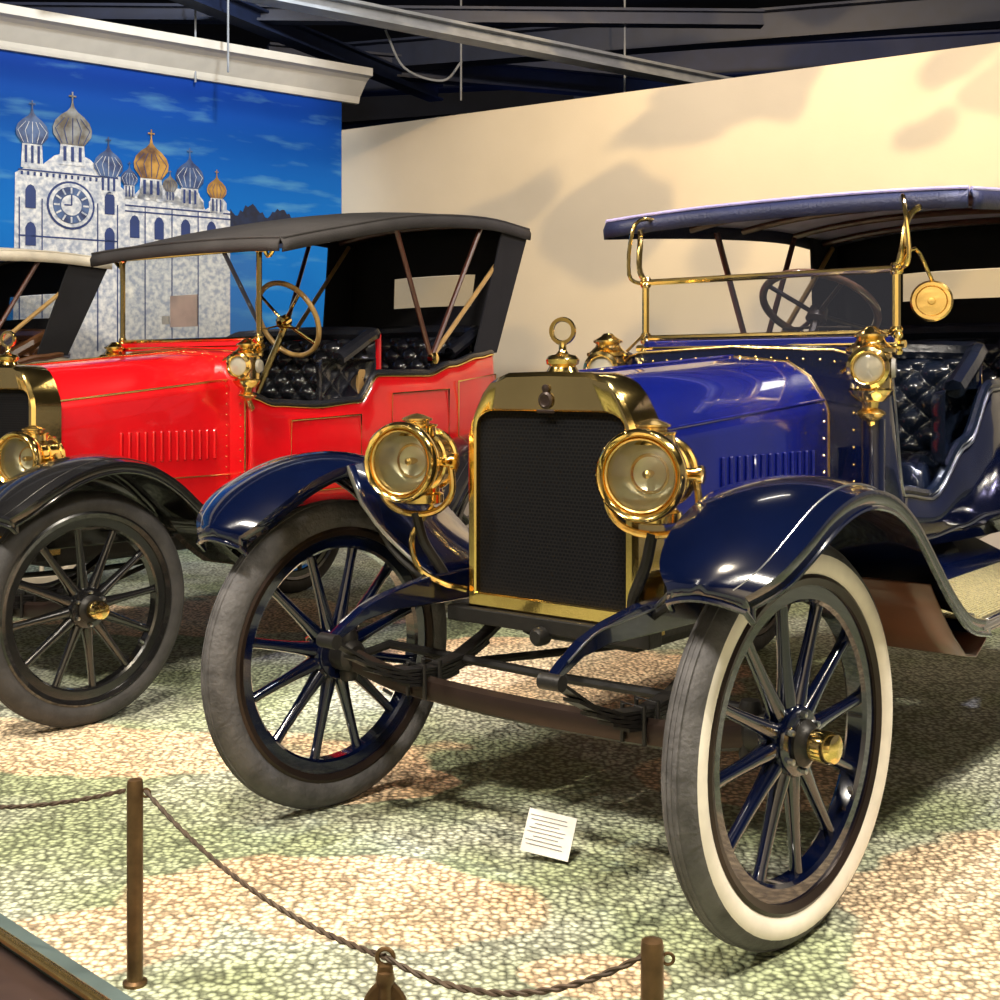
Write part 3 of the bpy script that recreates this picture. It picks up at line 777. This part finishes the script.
def along(o, d, n, u, out, z): return Vector(o)+d*u+n*out+Vector((0, 0, z))
nf = -nbl
prof = [(0, 3.38), (.04, 3.38), (.05, 3.40), (.06, 3.43), (.10, 3.47), (.16, 3.53), (.20, 3.55), (.25, 3.56), (.25, 3.62), (.0, 3.62)]
loft('trim_1', [[along(corner, dl, nf, u, a, z) for a, z in prof] for u in (-.14, 6.4)], CORN, closed=True, caps=True, smooth=False)

def sky_mat():
    m, nt, b = nodes_of('mural_sky'); L = nt.links.new
    tc = nt.nodes.new('ShaderNodeTexCoord'); sp = nt.nodes.new('ShaderNodeSeparateXYZ'); L(tc.outputs['Object'], sp.inputs[0])
    mr = nt.nodes.new('ShaderNodeMapRange'); mr.inputs['From Min'].default_value = 2.3; mr.inputs['From Max'].default_value = 3.3
    L(sp.outputs['Z'], mr.inputs['Value'])
    rp = nt.nodes.new('ShaderNodeValToRGB'); rp.color_ramp.elements[0].color = (.003, .13, .46, 1); rp.color_ramp.elements[1].color = (.0, .035, .27, 1)
    L(mr.outputs[0], rp.inputs['Fac'])
    mp = nt.nodes.new('ShaderNodeMapping'); mp.inputs['Scale'].default_value = (1.2, 1.2, 6)
    L(tc.outputs['Object'], mp.inputs['Vector'])
    nz = nt.nodes.new('ShaderNodeTexNoise'); nz.inputs['Scale'].default_value = 1.6; nz.inputs['Detail'].default_value = 6; L(mp.outputs[0], nz.inputs['Vector'])
    r2 = nt.nodes.new('ShaderNodeValToRGB'); r2.color_ramp.elements[0].position = .56; r2.color_ramp.elements[1].position = .80
    r2.color_ramp.elements[0].color = (0, 0, 0, 1); r2.color_ramp.elements[1].color = (.45, .45, .45, 1)
    L(nz.outputs['Fac'], r2.inputs['Fac'])
    mx = nt.nodes.new('ShaderNodeMix'); mx.data_type = 'RGBA'; mx.inputs[7].default_value = (.16, .42, .52, 1)
    L(r2.outputs['Color'], mx.inputs[0]); L(rp.outputs['Color'], mx.inputs[6])
    L(mx.outputs[2], b.inputs['Base Color']); b.inputs['Roughness'].default_value = .7; b.inputs['Specular IOR Level'].default_value = .15
    return m
mural = empty('wall_mural')
MW = mat('mural_stone', (.68, .67, .66), .6, scale=30, col2=(.30, .33, .42))
MG = mat('mural_gold', (.48, .25, .04), .5, scale=9, col2=(.09, .035, .012))
MGR = mat('mural_dome_grey', (.24, .24, .24), .5, scale=12, col2=(.08, .055, .03))
MB = mat('mural_dome_blue', (.06, .11, .25), .5, scale=12, col2=(.006, .016, .08))
MD = mat('mural_dark_blue', (.01, .03, .15), .6)  # dark blue of windows, ribs, clock rim and lines
MT = mat('mural_trees', (.003, .012, .05), .7, scale=20, col2=(.001, .003, .02))
def flat(name, pts, m, lay):
    V = [along(corner, dl, nf, u, .012+lay*.004, z) for u, z in pts]
    return mobj(name, V, [tuple(range(len(V)))], m, mural, smooth=False, fixn=False)
flat('sky_panel', [(.0, 0.0), (6, 0.0), (6, 3.38), (.0, 3.38)], sky_mat(), 0)
pts = [(.42, 2.2)]+[(.42+.53*k/26, 2.40+.04*random.random()+.08*abs(math.sin(k/26*7))) for k in range(27)]+[(.95, 2.2)]
flat('trees', pts, MT, 1)
flat('church_body', [(.95, 1.0), (.95, 2.44), (1.05, 2.5), (1.15, 2.44), (1.7, 2.48), (1.78, 2.55), (1.78, 2.62), (1.84, 2.62), (1.86, 2.68), (1.92, 2.65), (2.0, 2.72), (2.12, 2.76), (2.24, 2.72), (2.32, 2.65), (2.40, 2.68), (2.44, 2.62), (2.50, 2.58), (2.52, 1.0)], MW, 1)
flat('nave_roof', [(1.15, 2.44), (1.2, 2.56), (1.6, 2.6), (1.7, 2.48)], MW, 2)
def onion(u, z, r, m, drum=.12, nm='dome'):
    hp = [(.62, -1.0), (.72, -.85), (1.0, -.45), (1.03, -.05), (.9, .35), (.6, .7), (.28, .95), (.1, 1.2), (.04, 1.5), (.04, 2.1)]
    pts = [(u+a*r, z+b*r*.9) for a, b in hp]+[(u-a*r, z+b*r*.9) for a, b in reversed(hp)]
    flat(nm, pts, m, 3)
    flat('cross_bar', [(u-.2*r, z+1.62*r), (u+.2*r, z+1.62*r), (u+.2*r, z+1.7*r), (u-.2*r, z+1.7*r)], m, 3)
    flat('drum', [(u-.62*r, z-.9*r), (u+.62*r, z-.9*r), (u+.7*r, z-.9*r-drum), (u-.7*r, z-.9*r-drum)], MW, 2)
    for k in (-.4, 0, .4):
        flat('drum_window', [(u+(k-.08)*r, z-1.0*r), (u+(k+.08)*r, z-1.0*r), (u+(k+.08)*r, z-.9*r-drum*.8), (u+(k-.08)*r, z-.9*r-drum*.8)], MD, 3)
    for k in (-.7, -.35, 0, .35, .7):
        wd_ = .02
        pr = [(u+(k*.8+wd_)*r, z-.85*r), (u+(k*1.3+wd_)*r, z-.1*r), (u+(k*.6+wd_)*r, z+.5*r), (u+(k*.6-wd_)*r, z+.5*r), (u+(k*1.3-wd_)*r, z-.1*r), (u+(k*.8-wd_)*r, z-.85*r)]
        flat('dome_rib', pr, MW if m is MB else MD, 4)
onion(2.39, 2.875, .105, MB, .16); onion(2.12, 2.92, .13, MGR, .14); onion(1.56, 2.74, .125, MG, .14)
onion(1.87, 2.70, .10, MB, .12); onion(1.27, 2.68, .105, MB, .14); onion(1.06, 2.60, .075, MG, .12)
onion(1.72, 2.62, .06, MB, .10); onion(1.42, 2.60, .055, MGR, .08)
def disc(nm, u, z, r, m, lay):
    N = 32
    flat(nm, [(u+r*math.cos(2*math.pi*i/N), z+r*math.sin(2*math.pi*i/N)) for i in range(N)], m, lay)
disc('clock_rim', 2.13, 2.39, .165, MD, 2); disc('clock_ring', 2.13, 2.39, .15, MW, 3); disc('clock_face', 2.13, 2.39, .125, MB, 4)
disc('clock_inner', 2.13, 2.39, .07, MW, 5)
for i in range(12):
    a = i*math.pi/6
    c, s = math.cos(a), math.sin(a)
    flat('clock_mark', [(2.13+.08*c-.006*s, 2.39+.08*s+.006*c), (2.13+.12*c-.006*s, 2.39+.12*s+.006*c), (2.13+.12*c+.006*s, 2.39+.12*s-.006*c), (2.13+.08*c+.006*s, 2.39+.08*s-.006*c)], MW, 5)
flat('clock_hand', [(2.125, 2.39), (2.135, 2.39), (2.135, 2.46), (2.125, 2.46)], MD, 6)
flat('clock_hand', [(2.13, 2.385), (2.13, 2.395), (2.18, 2.395), (2.18, 2.385)], MD, 6)
for (u0, z0) in ((1.1, 2.2), (1.3, 2.2), (1.5, 2.2), (1.68, 2.2), (2.4, 2.35), (1.86, 2.35), (2.4, 2.1), (1.86, 2.1)):
    flat('arched_window', [(u0-.035, z0), (u0+.035, z0), (u0+.035, z0+.12), (u0+.02, z0+.15), (u0, z0+.16), (u0-.02, z0+.15), (u0-.035, z0+.12)], MD, 2)
for (zz, ua, ub) in ((2.42, .95, 1.75), (2.38, .95, 1.75), (2.60, 1.8, 2.48), (2.16, 1.8, 2.48)):
    flat('string_course', [(ua, zz), (ub, zz), (ub, zz+.010), (ua, zz+.010)], MD, 2)
for k in range(16):
    flat('dentil', [(1.82+k*.042, 2.57), (1.835+k*.042, 2.57), (1.835+k*.042, 2.595), (1.82+k*.042, 2.595)], MD, 2)
for u0 in (1.80, 1.94, 2.32, 2.47, 1.2, 1.4, 1.6):
    flat('pilaster_line', [(u0, 1.4), (u0+.008, 1.4), (u0+.008, 2.42), (u0, 2.42)], MD, 2)
for k in range(9):
    u0 = .98+k*.09
    flat('battlement', [(u0, 2.43), (u0+.05, 2.43), (u0+.05, 2.5), (u0+.025, 2.53), (u0, 2.5)], MW, 2)

# ceiling beams
BEAM = mat('grey_beam_paint', (.24, .26, .30), .5)
BBEAM = mat('navy_beam', (.010, .018, .055), .5)
def beam(name, a, b, w, h, m):
    a, b = Vector(a), Vector(b); d = (b-a).normalized(); s = d.cross(Vector((0, 0, 1))).normalized()
    secs = []
    for p in (a, b):
        pr = [(-w/2, -h/2), (w/2, -h/2), (w/2, -h/2+.02), (.02, -h/2+.02), (.02, h/2-.02), (w/2, h/2-.02), (w/2, h/2), (-w/2, h/2), (-w/2, h/2-.02), (-.02, h/2-.02), (-.02, -h/2+.02), (-w/2, -h/2+.02)]
        secs.append([p+s*x+Vector((0, 0, z)) for x, z in pr])
    return loft(name, secs, m, closed=True, caps=True, smooth=False)
fw = empty('ceiling_framework')
for (a, b, w, h, m) in [((-4.3, 5.4, 3.50), (1.9, 10.05, 3.50), .14, .10, BEAM),
                        ((-3, 12, 4.1), (7, 9.0, 4.1), .2, .25, BBEAM), ((-3, 13.5, 4.3), (9, 11.0, 4.3), .2, .3, BBEAM),
                        ((-2, 11, 4.0), (6, 14, 4.0), .15, .2, BBEAM), ((0, 16, 3.4), (8, 13, 3.4), .3, .3, BBEAM),
                        ((-2.6, 8, 3.9), (-.6, 12, 3.9), .15, .15, BBEAM), ((-4.5, 9.5, 3.95), (2, 9.7, 3.95), .12, .12, BBEAM)]:
    o = beam('beam', a, b, w, h, m); o.parent = fw
for (x, y) in ((-.3, 9.8), (-1.9, 8.9), (.95, 9.7), (-2.2, 9.2)):
    tube('hanger_rod', [(x, y, 3.35), (x, y, 5.2)], .008, BEAM, fw)
tube('cable', [(-.9, 10, 3.95), (-.75, 10, 3.65), (-.45, 10, 3.55), (-.3, 10, 3.7)], .010, BEAM, fw, sm=6)
A = Acc()
V, F = g_tube([(-2.5, 14, 3.75), (7, 12, 4.05)], .22, seg=20); A.add(V, F)
V, F = g_tube([(1, 15.5, 4.6), (9, 12, 4.4)], .3, seg=20); A.add(V, F)
o = A.obj('air_duct', mat('duct_metal', (.06, .08, .15), .4, .6)); o.parent = fw

def fixture(loc, tgt):
    e = empty('track_spotlight', loc)
    d = (Vector(tgt)-Vector(loc)).normalized()
    lathe('can', [(0, -.12), (.05, -.12), (.06, -.1), (.06, .08), (.055, .08), (.05, -.05), (0, -.06)], IRON, e, d, seg=20)
    tube('stem', [(0, 0, 0), (0, 0, .38)], .01, IRON, e)
    return e

# ------------------------------------------------------------------ foreground barrier
POST = mat('bronze_post', (.16, .095, .045), .35, .7, var=.2, scale=30)
ROPE = mat('rope', (.085, .055, .035), .7, var=.25, scale=60)
barrier = empty('rope_barrier')
def post(loc, h, r=.016):
    e = empty('post', loc); e.parent = barrier
    lathe('shaft', [(0, 0), (r*1.5, 0), (r*1.5, .006), (r, .01), (r, h-.012), (r*.9, h-.004), (0, h)], POST, e, seg=20)
    lathe('eye', [(.008+.0025*math.cos(a), .0025*math.sin(a)) for a in [i*math.pi/4 for i in range(9)]], POST, e, (0, 1, 0), (r+.006, 0, h-.03), seg=16)
    return e
post((-.725, 2.53, 0), .41); post((.215, 1.80, 0), .412, .0165); post((-1.75, 2.95, 0), .41)
e = empty('anchor', (-.182, 2.02, 0)); e.parent = barrier
lathe('shaft', [(0, 0), (.03, 0), (.03, .01), (.012, .02), (.012, .24)], POST, e, seg=16)
pl = [(-.036, .17), (.036, .17), (.034, .22), (.024, .235), (.014, .245), (.012, .275), (-.012, .275), (-.014, .245), (-.024, .235), (-.034, .22)]
prism('plate', pl, -.006, .006, POST, e)
lathe('ring', [(.013+.004*math.cos(a), .004*math.sin(a)) for a in [i*math.pi/4 for i in range(9)]], POST, e, (0, 1, 0), (0, 0, .285), seg=20)
lathe('ferrule', [(0, .24), (.013, .24), (.016, .25), (.013, .262), (0, .265)], POST, e, seg=16)
def rope(a, b, sag, nm='rope'):
    a, b = Vector(a), Vector(b); N = 90
    base_ = [a.lerp(b, i/N)-Vector((0, 0, sag*4*(i/N)*(1-i/N))) for i in range(N+1)]
    L = (b-a).length
    A = Acc()
    for ph in (0, math.pi):
        pts = []
        for i, p in enumerate(base_):
            ang = ph+i/N*L/.028*2*math.pi/2
            pts.append(p+Vector((0, math.cos(ang), math.sin(ang)))*.0026)
        V, F = g_tube(pts, .0031, seg=6); A.add(V, F)
    return A.obj(nm, ROPE, barrier)
rope((-.705, 2.53, .385), (-.182, 2.02, .285), .045)
rope((-.182, 2.02, .285), (.20, 1.80, .385), .055)
rope((-.745, 2.53, .385), (-1.75, 2.95, .385), .09)

ed = Vector((.72, -.69, 0)); en = Vector((-.69, -.72, 0))
o0 = Vector((-.9, 2.607, 0))
EDGE = mat('platform_edge_metal', (.13, .18, .18), .4, .3)
secs = []
for u in (-2.2, 1.6):
    secs.append([o0+ed*u+en*a+Vector((0, 0, z)) for a, z in ((0, .002), (0, .03), (.045, .03), (.05, .02), (.05, .002))])
loft('trim_2', secs, EDGE, closed=True, caps=True, smooth=False)
rl = empty('brass_rail')
tube('rail', [o0+ed*-2.2+en*.064+Vector((0, 0, .045)), o0+ed*1.6+en*.064+Vector((0, 0, .045))], .012, BRASS2, rl, seg=12)
for k in range(6):
    p = o0+ed*(-2+.6*k)+en*.064
    lathe('rail_foot', [(.011, 0.012), (.008, .02), (0, .04)], BRASS2, rl, (0, 0, 1), p, seg=10)
secs = []
for u in (-2.2, 1.6):
    secs.append([o0+ed*u+en*a+Vector((0, 0, z)) for a, z in ((.052, .002), (.052, .012), (.45, .012), (.45, .002))])
loft('trim_3', secs, mat('dark_plinth', (.05, .03, .025), .4), closed=True, caps=True, smooth=False)

# information card
cd = empty('information_card', (.122, 3.19, 0), math.radians(-14))
Rx = Matrix.Rotation(math.radians(-28), 3, 'X') @ Matrix.Rotation(math.radians(8), 3, 'Y')
V, F = g_box((0, 0, .0), (.125, .004, .105), Rx); V = [v+Vector((0, 0, .062)) for v in V]
mobj('card', V, F, CARD, cd, smooth=False)
A = Acc()
for i in range(8):
    V, F = g_box((-.005 if i % 2 else -.008, -.003, .038-.010*i), (.095-(.03 if i % 3 == 2 else 0), .001, .0016), None)
    V = [Rx @ v+Vector((0, 0, .062)) for v in V]; A.add(V, F)
A.obj('text_lines', INK, cd, smooth=False)
tube('card_stake', [(0, .03, .0), (0, .015, .05)], .003, STEEL, cd)

# ------------------------------------------------------------------ lights
def area(name, loc, tgt, size, power, col=(1, 1, 1)):
    l = bpy.data.lights.new(name, 'AREA'); l.energy = power; l.size = size; l.color = col; l.shape = 'DISK'
    o = bpy.data.objects.new(name, l); COL.objects.link(o); o.location = loc
    o.rotation_euler = (Vector(tgt)-Vector(loc)).to_track_quat('-Z', 'Y').to_euler(); return o
def spot(name, loc, tgt, ang, power, col=(1, 1, 1), rad=.06, blend=.4):
    l = bpy.data.lights.new(name, 'SPOT'); l.energy = power; l.spot_size = math.radians(ang); l.color = col; l.shadow_soft_size = rad; l.spot_blend = blend
    o = bpy.data.objects.new(name, l); COL.objects.link(o); o.location = loc
    o.rotation_euler = (Vector(tgt)-Vector(loc)).to_track_quat('-Z', 'Y').to_euler(); return o
area('area_key', (-.6, .6, 4.3), (.4, 3.4, .6), .6, 260, (1, .91, .76))
area('area_left', (-3.2, 2.2, 4.4), (-1.8, 5.0, .6), .5, 190, (1, .91, .78))
area('area_right', (3.2, 2.6, 4.4), (1.6, 3.6, .6), .5, 200, (1, .91, .76))
spot('spot_blue_hood', (1.2, 3.0, 4.6), (.6, 3.8, 1.2), 34, 560, (.86, .90, 1), .08)
spot('spot_floor_warm', (-1.0, 2.4, 4.6), (-.6, 3.1, 0), 46, 520, (1, .85, .64), .05)
spot('spot_floor_warm_2', (2.4, 1.6, 4.6), (1.3, 2.6, 0), 40, 560, (1, .88, .70), .05)
spot('spot_floor_mid', (-1.8, 3.2, 4.6), (-.2, 5.2, 0), 46, 560, (1, .86, .66), .05)
spot('spot_red', (-1.8, 3.4, 4.6), (-1.6, 5.3, 1.1), 44, 300, (1, .90, .82), .06)
spot('spot_mural', (-1.0, 6.8, 4.6), (-2.6, 8.9, 2.6), 70, 330, (.92, .98, 1), .1)
spot('spot_cream_car', (-2.4, 4.6, 4.8), (-3.0, 7.0, 1.6), 40, 220, (1, .93, .85), .1)
spot('spot_top', (2.0, 2.6, 4.9), (1.6, 4.8, 1.8), 55, 520, (.68, .62, 1), .1)
area('area_wall', (1.0, 6.4, 4.4), (.8, 9, 1.2), .8, 38, (1, .92, .78))
area('area_reflect_fill', (-2.2, -1.6, 4.3), (-2.6, -3.8, 2.0), .8, 240, (1, .88, .68))  # added lamps: light the wall behind the camera so brass reflects warm
area('area_reflect_fill_2', (2.0, -1.6, 4.3), (2.4, -3.8, 2.0), .8, 240, (1, .88, .68))
# leaf-pattern projector washing the top of the cream wall
g = spot('spot_gobo', (1.0, 5.6, 4.3), (1.6, 8.2, 3.0), 110, 560, (1, .82, .56), .03, .9)
l = g.data; l.use_nodes = True; nt = l.node_tree; em = nt.nodes['Emission']
tc = nt.nodes.new('ShaderNodeTexCoord'); sp = nt.nodes.new('ShaderNodeSeparateXYZ'); nt.links.new(tc.outputs['Normal'], sp.inputs[0])
dv = nt.nodes.new('ShaderNodeVectorMath'); dv.operation = 'DIVIDE'
cb = nt.nodes.new('ShaderNodeCombineXYZ')
for k in range(3): nt.links.new(sp.outputs['Z'], cb.inputs[k])
nt.links.new(tc.outputs['Normal'], dv.inputs[0]); nt.links.new(cb.outputs[0], dv.inputs[1])
nzd = nt.nodes.new('ShaderNodeTexNoise'); nzd.inputs['Scale'].default_value = 3; nt.links.new(dv.outputs[0], nzd.inputs['Vector'])
sc_ = nt.nodes.new('ShaderNodeVectorMath'); sc_.operation = 'SCALE'; sc_.inputs['Scale'].default_value = .3; nt.links.new(nzd.outputs['Color'], sc_.inputs[0])
ad_ = nt.nodes.new('ShaderNodeVectorMath'); ad_.operation = 'ADD'; nt.links.new(dv.outputs[0], ad_.inputs[0]); nt.links.new(sc_.outputs[0], ad_.inputs[1])
mpg = nt.nodes.new('ShaderNodeMapping'); mpg.inputs['Rotation'].default_value = (0, 0, .8); mpg.inputs['Scale'].default_value = (3.4, 7.0, 1)
nt.links.new(ad_.outputs[0], mpg.inputs['Vector'])
vz = nt.nodes.new('ShaderNodeTexVoronoi'); vz.inputs['Scale'].default_value = 1.0; nt.links.new(mpg.outputs[0], vz.inputs['Vector'])
rp = nt.nodes.new('ShaderNodeValToRGB'); e = rp.color_ramp.elements
e[0].position = .42; e[0].color = (.16, .08, .03, 1); e[1].position = .50; e[1].color = (.80, .62, .38, 1)
nt.links.new(vz.outputs['Distance'], rp.inputs['Fac']); nt.links.new(rp.outputs['Color'], em.inputs['Color'])
spot('spot_wall_glow', (2.6, 5.4, 4.0), (3.2, 7.2, 2.7), 44, 120, (1, .80, .40), .1, .9)
spot('spot_navy_ceiling', (3, 10, 2.9), (3.5, 14, 4.6), 90, 100, (.3, .45, 1), .3)
spot('spot_navy_ceiling_2', (.5, 11, 2.6), (-.5, 15, 4.4), 80, 40, (.3, .45, 1), .3)
for lo, tg in (((-1.0, 2.4, 4.8), (-.6, 3.1, 0)), ((1.2, 3.0, 4.8), (.6, 3.8, 1.2))):
    fixture(lo, tg)

w = bpy.data.worlds.new('World'); scene.world = w; w.use_nodes = True
w.node_tree.nodes['Background'].inputs[0].default_value = (.66, .64, .72, 1); w.node_tree.nodes['Background'].inputs[1].default_value = .25

cam = bpy.data.cameras.new('camera'); co = bpy.data.objects.new('camera', cam); COL.objects.link(co)
co.location = (0, 0, 1.2); co.rotation_euler = (math.radians(90), 0, 0)
cam.sensor_width = 36; cam.lens = 1273.8*36/1000; cam.shift_y = -.12; cam.clip_start = .05
scene.camera = co
